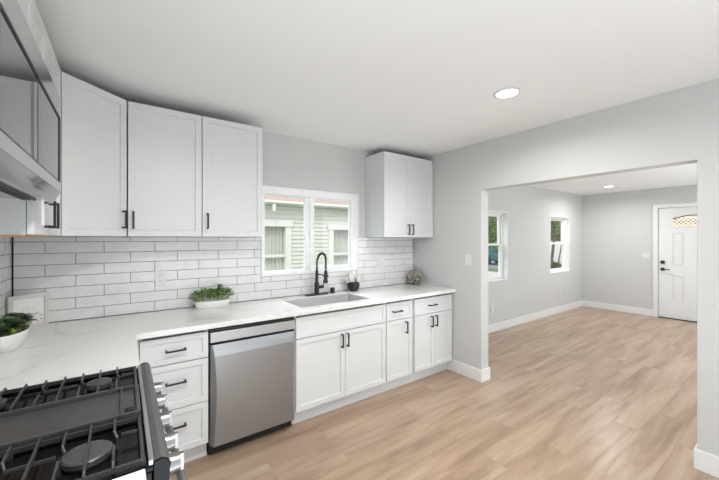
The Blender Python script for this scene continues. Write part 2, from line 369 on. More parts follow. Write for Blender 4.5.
struct('trim_2', grid_slab([dy0-.075, dy0-.008, dy1+.008, dy1+.075], [0, dz1+.008, dz1+.075], lambda i, j: not (i == 1 and j == 0), XF-.016, XF-.001, T), 'trim', bevel=.003)
obj('threshold', B((-.01, .12, -wd/2-.008, wd/2+.008, 0, .011)), 'toe', d)
obj('door_jamb', grid_slab([-wd/2-.008, -wd/2-.003, wd/2+.003, wd/2+.008], [.012, dz1+.003, dz1+.013], lambda i, j: not (i == 1 and j == 0), .001, .119, T), 'trim', d)

# recessed ceiling lights
def downlight(loc, label, energy):
    r = empty('recessed_light', loc, label=label, cat='ceiling light', group='recessed ceiling lights')
    bm = bmesh.new(); lathe(bm, [(.068, 0), (.086, -.0005), (.084, -.005), (.070, -.007), (.067, -.004)], 36); obj('trim_ring', bm, 'plastic', r, smooth=True)
    bm = bmesh.new(); lathe(bm, [(0, -.0045), (.068, -.0045), (.068, -.001), (0, -.001)], 36); obj('lens', bm, 'lens', r)
    l = lamp('bulb', 'AREA', (0, 0, -.012), energy, size=.13, spread=math.radians(164), shape='DISK', color=(1, .99, .98)); l.parent = r
downlight((2.107, 1.211, HK), 'round recessed ceiling light in the kitchen ceiling in front of the sink run, lit', 14)
downlight((7.10, 2.15, HL), 'round recessed ceiling light in the far living room ceiling, lit', 16)
for (x, y, z, e, t) in ((.34, .66, HK, 23, 'kitchen ceiling above the stove aisle'), (2.1, -.95, HK, 1.5, 'kitchen ceiling near the patio door'), (5.0, -.3, HL, 14, 'living room ceiling behind the opening wall')):  # unseen downlights, added to brighten the stove side and both rooms
    downlight((x, y, z), 'added out-of-view recessed fill light in the ' + t, e)

# ---------------------------------------------------------------- backsplash tiles
TX0, TS, TZ0, TC = -.4124, .1524, 1.4474, .0758
def tiles(fn, a0, a1, zlo, zhi, cut, off=0):
    bm = bmesh.new(); gr = .0017
    r = -1
    z1 = TZ0 + TC
    while z1 > zlo + .004:
        zb, zt = max(z1-TC, zlo), min(z1, zhi)
        if zt-zb > .006:
            k = -6 if (r % 2 == 0) else -5
            a = TX0 + off + TS*k
            while a < a1:
                l, h = max(a, a0), min(a+2*TS, a1)
                segs = [(l, h, zb, zt)]
                if cut:
                    c0, c1, cz0, cz1 = cut; out = []
                    for (p, q, u, v) in segs:
                        if q <= c0 or p >= c1 or v <= cz0 or u >= cz1: out.append((p, q, u, v)); continue
                        if p < c0: out.append((p, c0, u, v))
                        if q > c1: out.append((c1, q, u, v))
                        mp_, mq = max(p, c0), min(q, c1)
                        if u < cz0-.008: out.append((mp_, mq, u, cz0))
                    segs = out
                for (p, q, u, v) in segs:
                    if q-p < .008 or v-u < .006: continue
                    P, Q, U, Vv = p+gr, q-gr, u+gr, v-gr; e = .0012
                    vs = []
                    for (dd, tt) in ((0, .002), (0, .0072), (e, .0085)):
                        vs.append([bm.verts.new(fn(x_, z_, tt)) for x_, z_ in ((P+dd, U+dd), (Q-dd, U+dd), (Q-dd, Vv-dd), (P+dd, Vv-dd))])
                    for A, C in zip(vs, vs[1:]):
                        for i in range(4): bm.faces.new((A[i], A[(i+1) % 4], C[(i+1) % 4], C[i]))
                    bm.faces.new(vs[-1])
                a += 2*TS
        z1 -= TC; r += 1
    return bm
bs = tag(obj('tile_backsplash', grid_slab([XL+.007, 1.018, 2.092, 2.835+.13], [.9145, 1.118, 1.4815], lambda i, j: not (i == 1 and j == 1), YB-.006, YB-.0005, lambda a, b, t: (a, t, b)), 'grout'),
         'white subway tile backsplash with dark grout on the window wall', 'backsplash')
obj('tiles', tiles(lambda a, z, t: (a, YB-.001-t, z), XL+.010, 2.960, .9145, 1.481, (1.018, 2.092, 1.118, 1.6)), 'tile', bs)
bs = tag(obj('tile_backsplash', B((XL+.0005, XL+.006, -.6, YB-.008, .9145, 1.4815)), 'grout'), 'white subway tile backsplash on the left wall behind the stove', 'backsplash')
obj('tiles', tiles(lambda a, z, t: (XL+.001+t, a, z), -.6, YB-.011, .9145, 1.481, None, off=.07), 'tile', bs)
obj('corner_grout', B((.001, .009, -.0105, -.003, 0, .566)), 'toe', bs, loc=(XL+.0005+.0075, YB, .9145))

# ---------------------------------------------------------------- cabinet parts
def shaker(w, h, rail=.057, t=.019):
    """door or drawer front, x 0..w, z 0..h, front face at y=0"""
    bm = bmesh.new(); box(bm, 0, w, 0, t, 0, h)
    bm.faces.ensure_lookup_table()
    f = [q for q in bm.faces if abs(q.calc_center_median().y) < 1e-6][0]
    bmesh.ops.recalc_face_normals(bm, faces=bm.faces)
    bmesh.ops.inset_region(bm, faces=[f], thickness=rail)
    bmesh.ops.inset_region(bm, faces=[f], thickness=.0025, depth=-.009)
    return bm
def handle_bm(L=.125, vertical=True):
    bm = bmesh.new(); r = .0056
    if vertical:
        box(bm, -r, r, -.036, -.027, -L/2, L/2)
        for s in (-1, 1): box(bm, -r, r, -.028, 0, s*(L/2-.006)-r, s*(L/2-.006)+r)
    else:
        box(bm, -L/2, L/2, -.036, -.027, -r, r)
        for s in (-1, 1): box(bm, s*(L/2-.006)-r, s*(L/2-.006)+r, -.028, 0, -r, r)
    return bm
def front(parent, kind, x, z, w, h, hx=None, hz=None, vert=True, rail=.057, L=.115):
    o = obj(kind, shaker(w, h, rail), 'cab', parent, bevel=.0012, loc=(x, 0, z))
    if hx is not None: obj('handle', handle_bm(L, vert), 'black', o, bevel=.001, loc=(hx-x, -.0005, hz-z))
    return o
def carcass(w, d, z0, z1, top=True):
    t = .016; bm = bmesh.new()
    box(bm, 0, t, .021, d, z0, z1); box(bm, w-t, w, .021, d, z0, z1)
    box(bm, t, w-t, .021, d, z0, z0+t); box(bm, t, w-t, d-.01, d, z0+t, z1)
    if top: box(bm, t, w-t, .021, d-.01, z1-t, z1)
    else: box(bm, t, w-t, .021, .06, z1-t, z1)
    return bm
FR = 2.337; ZC = .879
def base_cab(x0, x1, label, fronts, name='base_cabinet'):
    r = empty(name, (x0, FR, 0), label=label, cat='cabinet'); w = x1-x0
    obj('body', carcass(w, .605, .118, ZC-.001, False), 'cab', r)
    obj('toe_kick', B((0, w, .0705, .0865, .0, .1175)), 'cab', r)
    for f in fronts: front(r, *f)
    return r
base_cab(.078, .459, 'white three-drawer base cabinet between the stove corner and the dishwasher', [
    ('drawer', .003, .690, .376, .165, .190, .773, False, .047), ('drawer', .003, .402, .376, .282, .190, .570, False, .052), ('drawer', .003, .122, .376, .275, .190, .296, False, .052)], 'drawer_cabinet')
base_cab(1.080, 1.998, 'wide white sink base cabinet with false front and two shaker doors', [
    ('false_front', .006, .690, .906, .165, None, None, False, .044),
    ('door', .006, .122, .4505, .562, .418, .607), ('door', .4605, .122, .4515, .562, .474, .607)])
base_cab(2.000, 2.362, 'narrow white base cabinet with one drawer over one door, right of the sink base', [
    ('drawer', .003, .690, .334, .165, .128, .773, False, .047), ('door', .003, .122, .334, .562, .245, .603)])
base_cab(2.366, 2.958, 'white two-door base cabinet at the end against the right wall', [
    ('drawer', .006, .690, .580, .165, .258, .777, False, .047), ('door', .006, .122, .2875, .562, .244, .605), ('door', .2965, .122, .2895, .562, .312, .605)])
tag(obj('filler_strip', B((.0605, .076, FR+.004, FR+.055, .118, ZC-.001)), 'cab'), 'slim white filler strip left of the drawer cabinet', 'filler strip')
# left run corner base
r = empty('base_cabinet', (.040, 1.718, 0), PI/2, label='white corner base cabinet between the stove and the drawer cabinet', cat='cabinet')
obj('body', carcass(.618, .600, .118, ZC-.001, False), 'cab', r)
obj('toe_kick', B((0, .618, .0705, .0865, 0, .1175)), 'cab', r)
front(r, 'door', .003, .122, .610, .733, None)
r = empty('base_cabinet', (.018, .335, 0), PI/2, label='white base cabinet under the near counter left of the stove', cat='cabinet')
obj('body', carcass(.61, .575, .118, ZC-.001, False), 'cab', r)
obj('toe_kick', B((0, .61, .0705, .0865, 0, .1175)), 'cab', r)
front(r, 'drawer', .003, .690, .604, .165, .30, .773, False, .044)
front(r, 'door', .003, .122, .299, .562, .27, .60); front(r, 'door', .306, .122, .301, .562, .34, .60)

# worktops
SX0, SX1, SY0, SY1 = 1.165, 1.868, 2.400, 2.795
xs = [XL+.010, .061, SX0, SX1, XR-.001]; ys = [1.718, 2.299, SY0, SY1, YB-.010]
def kp(i, j):
    if i == 0: return True
    if j == 0: return False
    return not (i == 2 and j == 2)
tag(obj('countertop', grid_slab(xs, ys, kp, ZC, .914, lambda a, b, t: (a, b, t)), 'quartz', bevel=.003),
    'L-shaped white quartz countertop with faint grey veins around the sink', 'countertop')
tag(obj('countertop', B((XL+.010, .044, .325, .946, ZC, .914)), 'quartz', bevel=.003), 'white quartz counter piece on the near side of the stove', 'countertop')

# ---------------------------------------------------------------- sink, faucet
r = empty('kitchen_sink', ((SX0+SX1)/2, (SY0+SY1)/2, .70), label='undermount stainless steel single bowl sink below the window', cat='sink')
bm = bmesh.new(); a, b = (SX1-SX0)/2-.002, (SY1-SY0)/2-.002
def rr(a, b, rad, z, n=6):
    o = []
    for (cx, cy, s) in ((a-rad, b-rad, 0), (-a+rad, b-rad, 1), (-a+rad, -b+rad, 2), (a-rad, -b+rad, 3)):
        for k in range(n+1):
            t = (s + k/n)*PI/2; o.append(bm.verts.new((cx+rad*math.cos(t), cy+rad*math.sin(t), z)))
    return o
R = [rr(a, b, .02, .205), rr(a-.004, b-.004, .022, .03), rr(a-.016, b-.016, .03, .008), rr(a-.04, b-.04, .03, .0), rr(.05, .05, .049, -.004)]
R2 = [rr(a+.0015, b+.0015, .02, .205), rr(a-.002, b-.002, .022, .026), rr(a-.014, b-.014, .03, .004), rr(.05, .05, .049, -.008)]
for L in (R, R2):
    for A, C in zip(L, L[1:]):
        for k in range(len(A)): bm.faces.new((A[k], A[(k+1) % len(A)], C[(k+1) % len(A)], C[k]))
    bm.faces.new(L[-1])
for k in range(len(R[0])): bm.faces.new((R[0][k], R[0][(k+1) % 28], R2[0][(k+1) % 28], R2[0][k]))
obj('basin', bm, 'steel_basin', r, auto=50)
bm = bmesh.new(); lathe(bm, [(0, .001), (.018, .001), (.022, .004), (.042, .004), (.044, -.003), (0, -.003)], 28); obj('drain', bm, 'chrome', r, auto=40)

FX, FY = 1.553, 2.868
r = empty('kitchen_faucet', (FX, FY, .914), label='matte black spring pull-down faucet behind the sink', cat='faucet')
bm = bmesh.new(); prism(bm, [(.128*math.cos(t)*1 if abs(math.cos(t)) > 2 else (.10+.028*math.cos(t) if math.cos(t) > 0 else -.10+.028*math.cos(t)), .028*math.sin(t)) for t in [2*PI*k/28 for k in range(28)]], 0, .007)
obj('deck_plate', bm, 'black', r, bevel=.002)
bm = bmesh.new(); lathe(bm, [(0, .0071), (.027, .0071), (.027, .012), (.0235, .016), (.0235, .115), (.021, .12), (.016, .124), (.0145, .235), (.011, .24), (0, .24)], 28); obj('body', bm, 'black', r, auto=40)
def arc_pt(t):  # arch towards the camera side of the sink
    rad = .088; return Vector((0.012*math.sin(t*PI), -rad+rad*math.cos(t*PI), .325+rad*math.sin(t*PI)))
path = [Vector((0, 0, .23+.095*k/6)) for k in range(6)] + [arc_pt(k/20) for k in range(21)] + [Vector((.0, -.176, .325-.012*k)) for k in range(1, 6)]
bm = bmesh.new(); tube(bm, path, .0065, 10); obj('hose', bm, 'black', r, smooth=True)
# spring coil around hose
dense = []
for i in range(len(path)-1):
    for k in range(12): dense.append(path[i].lerp(path[i+1], k/12))
bm = bmesh.new(); hel = []; acc = 0
for i, p in enumerate(dense[:-1]):
    t = (dense[i+1]-p); acc += t.length; t.normalize(); a1 = t.cross(Vector((1, 0, 0))).normalized(); b1 = t.cross(a1)
    ph = acc/.0095*2*PI; hel.append(p + (a1*math.cos(ph) + b1*math.sin(ph))*.0105)
tube(bm, hel, .0021, 5); obj('spring', bm, 'black', r, smooth=True)
bm = bmesh.new(); lathe(bm, [(0, 0), (.019, 0), (.021, .012), (.017, .03), (.0165, .095), (.012, .125), (.0, .127)], 24, c=(0, -.176, .135)); obj('spray_head', bm, 'black', r, auto=40)
bm = bmesh.new(); cyl(bm, (.0, -.091, .205), .006, .165, 'y', 12); lathe(bm, [(.024, 0), (.027, 0), (.027, .014), (.024, .014), (.024, 0)], 20, c=(0, -.176, .198)); obj('holder_arm', bm, 'black', r, auto=40)
bm = bmesh.new(); cyl(bm, (.045, 0, .075), .016, .055, 'x'); tube(bm, [(.068, 0, .075), (.074, 0, .10), (.078, -.004, .155)], .0045, 8); obj('lever', bm, 'black', r, auto=40)
bm = bmesh.new(); lathe(bm, [(0, 0), (.024, 0), (.024, .048), (.022, .054), (0, .056)], 24, c=(1.735, 2.872, .914))
tag(obj('air_gap_cap', bm, 'black', auto=40), 'small black cylindrical air gap cap right of the faucet', 'air gap')

# ---------------------------------------------------------------- dishwasher
DX0, DX1 = .463, 1.076; dw = DX1-DX0
r = empty('dishwasher', (DX0, FR, 0), label='stainless steel dishwasher between drawer cabinet and sink cabinet', cat='dishwasher')
obj('cabinet_box', B((.004, dw-.004, .03, .58, .11, ZC-.006)), 'toe', r)
obj('control_strip', B((.006, dw-.006, -.006, .029, .775, .844)), 'strip_steel', r, bevel=.003)
# door with bowed-in sides and a bevelled pocket handle at the top
bm = bmesh.new(); nz = 18; rings = []
for k in range(nz+1):
    z = .092 + (.762-.092)*k/nz; u = k/nz; curve = .020*math.sin(PI*u)**1.1
    yfront = -.030 if u < .93 else -.030 + .022*(u-.93)/.07
    x_in = .006 + .014 + curve
    rings.append([bm.verts.new(p) for p in ((.006, .028, z), (.006, -.002, z), (x_in, yfront, z), (dw-x_in, yfront, z), (dw-.006, -.002, z), (dw-.006, .028, z))])
for A, C in zip(rings, rings[1:]):
    for i in range(6): bm.faces.new((A[i], A[(i+1) % 6], C[(i+1) % 6], C[i]))
bm.faces.new(rings[0][::-1]); bm.faces.new(rings[-1])
obj('door', bm, 'steel', r, bevel=.003)
obj('toe_panel', B((.006, dw-.006, .06, .075, .0, .105)), 'toe', r)
obj('vent_lip', B((.008, dw-.008, .004, .029, .850, .862)), 'black', r)

# ---------------------------------------------------------------- upper cabinets
UZ, UT = 1.483, 2.368
def upper(x0, w, label, doors, top=UT, name='wall_cabinet', y=2.617, rz=0, z0=UZ, d=.329, x_y=None):
    r = empty(name, (x0, y, z0), rz, label=label, cat='cabinet'); h = top-z0
    obj('body', carcass(w, d, 0, h), 'cab', r)
    for dd in doors: front(r, *dd)
    return r
h = UT-UZ
upper(.026, .443, 'white single-door wall cabinet right of the angled corner cabinet', [('door', .002, .001, .439, h-.002, .030, .108)])
upper(.471, .450, 'white single-door wall cabinet beside the window, end of the left row', [('door', .002, .001, .446, h-.002, .034, .115)])
ur = upper(2.208, .745, 'white two-door wall cabinet right of the window', [('door', .002, .001, .369, .897, .340, .085), ('door', .374, .001, .369, .897, .402, .085)], top=2.382)
tag(obj('filler_strip', B((2.9545, 2.969, 2.63, 2.66, UZ, 2.382)), 'cab'), 'slim white filler strip between right wall cabinet and wall', 'filler strip')
# angled corner cabinet
A = Vector((-.268, 2.360)); Bq = Vector((.023, 2.617)); v = Bq-A; ang = math.atan2(v.y, v.x); wl = v.length
r = empty('corner_wall_cabinet', (A.x, A.y, UZ), ang, label='white angled corner wall cabinet with one tall shaker door', cat='cabinet')
Rm = Matrix.Rotation(-ang, 2); loc = lambda x, y: tuple(Rm @ Vector((x-A.x, y-A.y)))
n_ = Vector((-math.sin(ang), math.cos(ang)))*.0205
A2, B2 = A+n_, Bq+n_
bm = bmesh.new(); prism(bm, [loc(A2.x-.001, A2.y), loc(B2.x-.004, B2.y), loc(B2.x-.004, YB-.001), loc(XL+.001, YB-.001), loc(XL+.001, A2.y-.002)], 0, h)
obj('body', bm, 'cab', r)
front(r, 'door', .003, .001, wl-.007, h-.002, wl-.034, .108)
# left-wall uppers: pair next to microwave, short pair above it (local x runs along +y)
XU = -.268; UD = abs(XL-XU)-.001
r = empty('wall_cabinet', (XU, 1.692, UZ), PI/2, label='white two-door wall cabinet between the microwave and the corner cabinet', cat='cabinet')
bm = carcass(.658, UD, 0, h); obj('body', bm, 'cab', r)
obj('underside_panel', B((.004, .652, .024, UD-.004, -.006, -.0005)), 'ply', r)
front(r, 'door', .001, .001, .250, h-.002, .208, .088); front(r, 'door', .255, .001, .400, h-.002, .300, .088)
r = empty('wall_cabinet', (XU, .930, 2.016), PI/2, label='short white two-door wall cabinet above the microwave', cat='cabinet')
obj('body', carcass(.758, UD, 0, UT-2.016), 'cab', r)
front(r, 'door', .001, .001, .378, UT-2.018, None); front(r, 'door', .382, .001, .378, UT-2.018, None)
r = empty('wall_cabinet', (XU, .165, UZ), PI/2, label='white two-door wall cabinet left of the microwave', cat='cabinet')
obj('body', carcass(.763, UD, 0, h), 'cab', r)
front(r, 'door', .001, .001, .378, h-.002, .35, .092); front(r, 'door', .382, .001, .379, h-.002, .41, .092)

# ---------------------------------------------------------------- microwave
MY0, MY1, MX = .918, 1.710, -.195
r = empty('microwave', (XL+.010, MY0, 1.603), label='stainless over-the-range microwave hanging above the stove', cat='microwave')
D_ = MX-(XL+.010); Wm = MY1-MY0; H_ = 2.013-1.603
bm = bmesh.new(); prism(bm, [(0, 0.010), (D_-.033, .010), (D_-.033, H_), (0, H_)], 0, Wm, lambda x, z, y: (x, y, z)); obj('case', bm, 'steel_h', r, bevel=.002)
# face frame with window opening, chin that slopes back
bm = grid_slab([0, .010, Wm-.018, Wm], [.044, .080, .330, H_], lambda i, j: not (i == 1 and j == 1), D_-.028, D_, lambda a, b, t: (t, a, b))
obj('face_frame', bm, 'mirror_steel', r, bevel=.0015)
bm = bmesh.new(); prism(bm, [(D_-.0325, .000), (D_-.024, .000), (D_, .0435), (D_-.0325, .0435)], 0, Wm, lambda x, z, y: (x, y, z))
obj('chin', bm, 'chin_steel', r, bevel=.001)
obj('door_glass', B((D_-.024, D_-.003, .011, .384, .081, .329)), 'oven_glass', r, bevel=.001)
obj('control_panel', B((D_-.024, D_-.003, .390, Wm-.019, .081, .329)), 'oven_glass', r, bevel=.001)
obj('seam_strip', B((D_-.022, D_-.0022, .3845, .3895, .081, .329)), 'black', r)
obj('glass_border', grid_slab([.0095, .013, Wm-.0215, Wm-.0175], [.0795, .083, .3255, .3305], lambda i, j: not (i == 1 and j == 1), D_-.0028, D_+.0004, lambda a, b, t: (t, a, b)), 'black', r)
obj('vent_grille', B(*[(D_-.095+.014*k, D_-.090+.014*k, .05, Wm-.05, .0035, .0095) for k in range(3)]), 'black', r)
for yy in (.18, .38, .58):
    bm = bmesh.new(); cyl(bm, (D_-.16, yy, .0065), .018, .006); obj('work_light', bm, 'bumper', r)
obj('grease_filter', B((.05, D_-.19, .06, .35, .004, .0095), (.05, D_-.19, .41, .70, .004, .0095)), 'steel', r)

# ---------------------------------------------------------------- gas range
RY0, RY1 = .952, 1.712; RX = XL+.012
r = empty('gas_range', (0, (RY0+RY1)/2, 0), label='slide-in stainless gas range with black cast-iron grates and centre griddle', cat='stove')
hw = (RY1-RY0)/2; cy_ = (RY0+RY1)/2
obj('body', B((RX, .060, -hw, hw, .02, .895)), 'dark', r, bevel=.003)
bm = grid_slab([RX, RX+.02, .050, .070], [-hw, -hw+.012, hw-.012, hw], lambda i, j: not (i == 1 and j == 1), .8955, .908, lambda a, b, t: (a, b, t)); box(bm, RX+.019, .051, -hw+.013, hw-.013, .8955, .900)
obj('cooktop', bm, 'dark', r, bevel=.003)
obj('front_trim', B((.0505, .063, -hw+.004, hw-.004, .9085, .922)), 'steel_h', r, bevel=.002)
bm = bmesh.new(); prism(bm, [(.0635, .890), (.0635, .920), (.077, .925), (.090, .920), (.098, .905), (.094, .890)], -hw, hw, lambda x, z, y: (x, y, z)); obj('bullnose', bm, 'bumper', r, bevel=.002)
bm = bmesh.new(); prism(bm, [(.0605, .889), (.096, .889), (.104, .790), (.0605, .785)], -hw, hw, lambda x, z, y: (x, y, z)); obj('control_panel', bm, 'steel_h', r, bevel=.002)
for s in (-1, 1):
    bm = bmesh.new(); prism(bm, [(.0605, .80), (.097, .80), (.095, .8885), (.099, .905), (.090, .921), (.077, .926), (.0605, .9210)], s*(hw+.0005), s*(hw+.008), lambda x, z, y: (x, y, z)); obj('end_cap', bm, 'dark', r, bevel=.002)
for yy in (1.60, 1.465, 1.31, 1.16, 1.045):
    bm = bmesh.new(); cyl(bm, (.0, 0, 0), .028, .006, 'x', 28); cyl(bm, (.014, 0, 0), .027, .024, 'x', 28, .0245); box(bm, .024, .036, -.006, .006, -.023, .023)
    obj('knob', bm, 'chrome', r, auto=40, loc=(.1035, yy-cy_, .842))
od = obj('oven_door', B((.0605, .102, -hw+.004, hw-.004, .23, .775)), 'steel_h', r, bevel=.006)
bm = bmesh.new(); tube(bm, [(.15, -hw+.04, .715), (.15, hw-.04, .715)], .012, 14)
for s in (-1, 1): cyl(bm, (.128, s*(hw-.08), .715), .009, .044, 'x', 12)
obj('oven_handle', bm, 'chrome', od, auto=40)
obj('oven_window', B((.1015, .1035, -.24, .24, .36, .62)), 'oven_glass', od)
obj('storage_drawer', B((.0605, .104, -hw+.004, hw-.004, .06, .222)), 'steel_h', r, bevel=.006)
for fx_ in (.0, RX+.02):
    for fy_ in (-hw+.02, hw-.06): obj('foot', B((fx_, fx_+.04, fy_, fy_+.04, 0, .0195)), 'toe', r)
def bar(bm, pts, w=.0036, hh=.0055):
    """flat-sided iron bar along a polyline"""
    pts = [Vector(p) for p in pts]; rings = []
    for i, p in enumerate(pts):
        t = pts[min(i+1, len(pts)-1)]-pts[max(i-1, 0)]; t.z = 0
        if t.length < 1e-6: t = Vector((0, 1, 0))
        t.normalize(); s = Vector((-t.y, t.x, 0))
        rings.append([bm.verts.new(p+s*a+Vector((0, 0, b))) for a, b in ((w, -hh), (w*.75, hh), (-w*.75, hh), (-w, -hh))])
    for A_, C_ in zip(rings, rings[1:]):
        for k in range(4): bm.faces.new((A_[k], A_[(k+1) % 4], C_[(k+1) % 4], C_[k]))
    bm.faces.new(rings[0][::-1]); bm.faces.new(rings[-1])
GX0, GX1 = -.520, .046
def grate(ya, yb, name='burner_grate'):
    bm = bmesh.new(); zt = .918; a, b = ya-cy_, yb-cy_; mid = (a+b)/2
    for yy in (a+.006, b-.006): bar(bm, [(GX0, yy, zt), (GX1, yy, zt)], .0048, .0065)
    for xx in (GX0+.006, GX1-.006): bar(bm, [(xx, a+.006, zt), (xx, b-.006, zt)], .0048, .0065)
    for xx in (GX0+.006, GX1-.006, (GX0+GX1)/2):
        for yy in (a+.008, b-.008): box(bm, xx-.007, xx+.007, yy-.007, yy+.007, .9003, zt-.004)
    k = 0
    for i in range(10):
        xx = -.019-.0535*i
        if xx < GX0+.02: break
        if i % 2:  # full bar
            bar(bm, [(xx, a+.002, zt+.004), (xx, a+.012, zt+.014), (xx, b-.012, zt+.014), (xx, b-.002, zt+.004)])
            if (i//2) % 2: bar(bm, [(xx-.045, mid, zt+.011), (xx+.045, mid, zt+.011)], .0035, .004)
        else:
            for s, e in ((1, a), (-1, b)):
                L = (b-a)*.36
                bar(bm, [(xx, e+s*.002, zt+.004), (xx, e+s*.012, zt+.014), (xx, e+s*L, zt+.014), (xx+.007, e+s*(L+.014), zt+.002)])
    bar(bm, [(-.004, mid+.03, zt+.008), (GX1-.012, mid+.03, zt+.006)], .0035, .004)
    return obj(name, bm, 'iron', r, bevel=.001)
grate(.966, 1.218); grate(1.462, 1.700)
bm = bmesh.new()  # centre griddle: plate with raised rim and a grease well at the front
ga, gb = 1.224-cy_, 1.457-cy_
gx = [GX0+.01, GX0+.022, -.006, .002, .030, GX1]; gy = [ga, ga+.010, gb-.010, gb]
box(bm, GX0+.01, GX1, ga, gb, .908, .922)
for q in ((GX0+.01, GX1, ga, ga+.009), (GX0+.01, GX1, gb-.009, gb), (GX0+.01, GX0+.02, ga+.009, gb-.009), (GX1-.012, GX1, ga+.009, gb-.009), (-.008, -.002, ga+.009, gb-.009)):
    box(bm, q[0], q[1], q[2], q[3], .922, .936)
for xx in (GX0+.03, GX1-.02):
    for yy in (ga+.02, gb-.02): box(bm, xx-.008, xx+.008, yy-.008, yy+.008, .9003, .908)
gp = obj('griddle', bm, 'griddle', r, bevel=.002)
obj('grease_well', B((.004, .028, ga+.02, ga+.05, .9222, .933)), 'dark', gp, bevel=.002)
for bx, by, br_ in ((-.073, 1.080, .050), (-.073, 1.585, .038), (-.36, 1.080, .036), (-.36, 1.585, .042)):
    bn = empty('burner', (bx, by-cy_, .9003)); bn.parent = r
    bm = bmesh.new(); lathe(bm, [(0, 0), (br_+.014, 0), (br_+.012, .003), (0, .003)], 40); obj('burner_base', bm, 'dark', bn, auto=30)
    bm = bmesh.new(); lathe(bm, [(0, .0031), (br_-.006, .0031), (br_, .012), (br_, .0215), (0, .0215)], 40); obj('burner_ring', bm, 'steel_basin', bn, auto=30)
    bm = bmesh.new(); lathe(bm, [(0, .0217), (br_+.001, .0217), (br_+.002, .0245), (br_-.002, .0275), (0, .029)], 40); obj('burner_cap', bm, 'griddle', bn, auto=30)

# ---------------------------------------------------------------- wall plates
def plate(loc, rz, w, kind, label, h_=.118):
    r = empty('outlet_plate' if kind == 'outlet' else 'light_switch', loc, rz, label=label, cat='outlet' if kind == 'outlet' else 'light switch')
    obj('plate', B((-w/2, w/2, -.006, 0, -h_/2, h_/2)), 'plastic', r, bevel=.002)
    n = max(1, round(w/.06))
    for i in range(n):
        cx = (i-(n-1)/2)*.046
        if kind == 'outlet':
            for s in (-1, 1):
                q = obj('socket', B((cx-.016, cx+.016, -.0085, -.006, s*.021-.014, s*.021+.014)), 'plastic', r, bevel=.001)
                obj('slot', B((cx-.008, cx-.0055, -.0092, -.0084, s*.021-.004, s*.021+.006), (cx+.0055, cx+.008, -.0092, -.0084, s*.021-.004, s*.021+.006)), 'bumper', q)
        else: obj('rocker', B((cx-.016, cx+.016, -.0095, -.006, -.032, .032)), 'plastic', r, bevel=.0015)
plate((.236, YB-.0101, 1.165), 0, .076, 'outlet', 'white outlet plate on the tiles above the green planter', .125)
plate((2.43, YB-.0101, 1.185), 0, .118, 'switch', 'white double switch plate on the tiles between vase and twig ball')
plate((XR-.0005, 2.137, 1.243), -PI/2, .074, 'switch', 'white light switch on the grey wall beside the living room opening')
plate((XF-.0005, 1.868, 1.145), -PI/2, .112, 'switch', 'white double light switch beside the front door', .10)
plate((7.06, YB-.0005, .35), 0, .072, 'outlet', 'white outlet low on the living room wall under the far window')
plate((4.70, YB-.0005, .36), 0, .072, 'outlet', 'white outlet low on the living room wall under the near window')

# ---------------------------------------------------------------- small things on the counter
def leaf(bm, c, d, L, w, curl=.2, mi=0, up=None):
    d = Vector(d).normalized(); c = Vector(c); s = d.cross(Vector((0, 0, 1)))
    if s.length < .05: s = Vector((1, 0, 0))
    s.normalize(); n = s.cross(d); pr = []
    for u, ww in ((0, .15), (.3, .8), (.6, 1), (.85, .6), (1, .05)):
        p = c + d*L*u - n*L*curl*u*u
        pr.append((bm.verts.new(p-s*w*ww/2+n*w*.12*ww), bm.verts.new(p), bm.verts.new(p+s*w*ww/2+n*w*.12*ww)))
    for a_, b_ in zip(pr, pr[1:]):
        for k in (0, 1):
            f = bm.faces.new((a_[k], a_[k+1], b_[k+1], b_[k])); f.material_index = mi
rnd = random.Random(3)
def rdir(zmin=-.2):
    while True:
        v_ = Vector((rnd.uniform(-1, 1), rnd.uniform(-1, 1), rnd.uniform(zmin, 1)))
        if .1 < v_.length < 1: return v_.normalized()
# long planter
PX, PY = .592, 2.860
r = empty('herb_planter', (PX, PY, .914), label='low white oval planter of small-leaved green plants against the tiles', cat='planter')
bm = bmesh.new(); sy_ = .42
lathe(bm, [(0, 0), (.118, 0), (.124, .004), (.136, .050), (.134, .054), (.128, .050), (.116, .012), (0, .010)], 48, sy=sy_); obj('oval_pot', bm, 'ceramic', r, auto=50)
bm = bmesh.new()
for cx, cz, rad in ((-.118, .092, .050), (-.062, .108, .053), (.0, .100, .050), (.055, .106, .050), (.112, .098, .050)):
    for k in range(260):
        v_ = rdir(-.35); p = Vector((cx, 0, cz)) + Vector((v_.x*rad, v_.y*rad*.95, v_.z*rad*.85))*rnd.uniform(.5, 1)
        if p.z < .05 and abs(p.x) < .13 and abs(p.y) < .05: p.z = .052
        leaf(bm, p, v_ + rdir()*.6, rnd.uniform(.011, .018), rnd.uniform(.008, .013), .3, 0 if rnd.random() < .72 else 1)
obj('foliage', bm, ['leaf', 'leaf_dark'], r)
bm = bmesh.new()
for sx in (.035, .055, .075):
    top = Vector((sx+rnd.uniform(-.012, .012), rnd.uniform(-.015, .015), .172+rnd.uniform(-.02, .012))); tube(bm, [(sx, 0, .06), top], .0015, 6)
    for k in range(9):
        q = Vector((sx, 0, .06)).lerp(top, .6+.4*k/8); leaf(bm, q, Vector((rnd.uniform(-1, 1), rnd.uniform(-1, 1), .9)), .022, .013)
obj('tall_sprig', bm, 'leaf_dark', r)

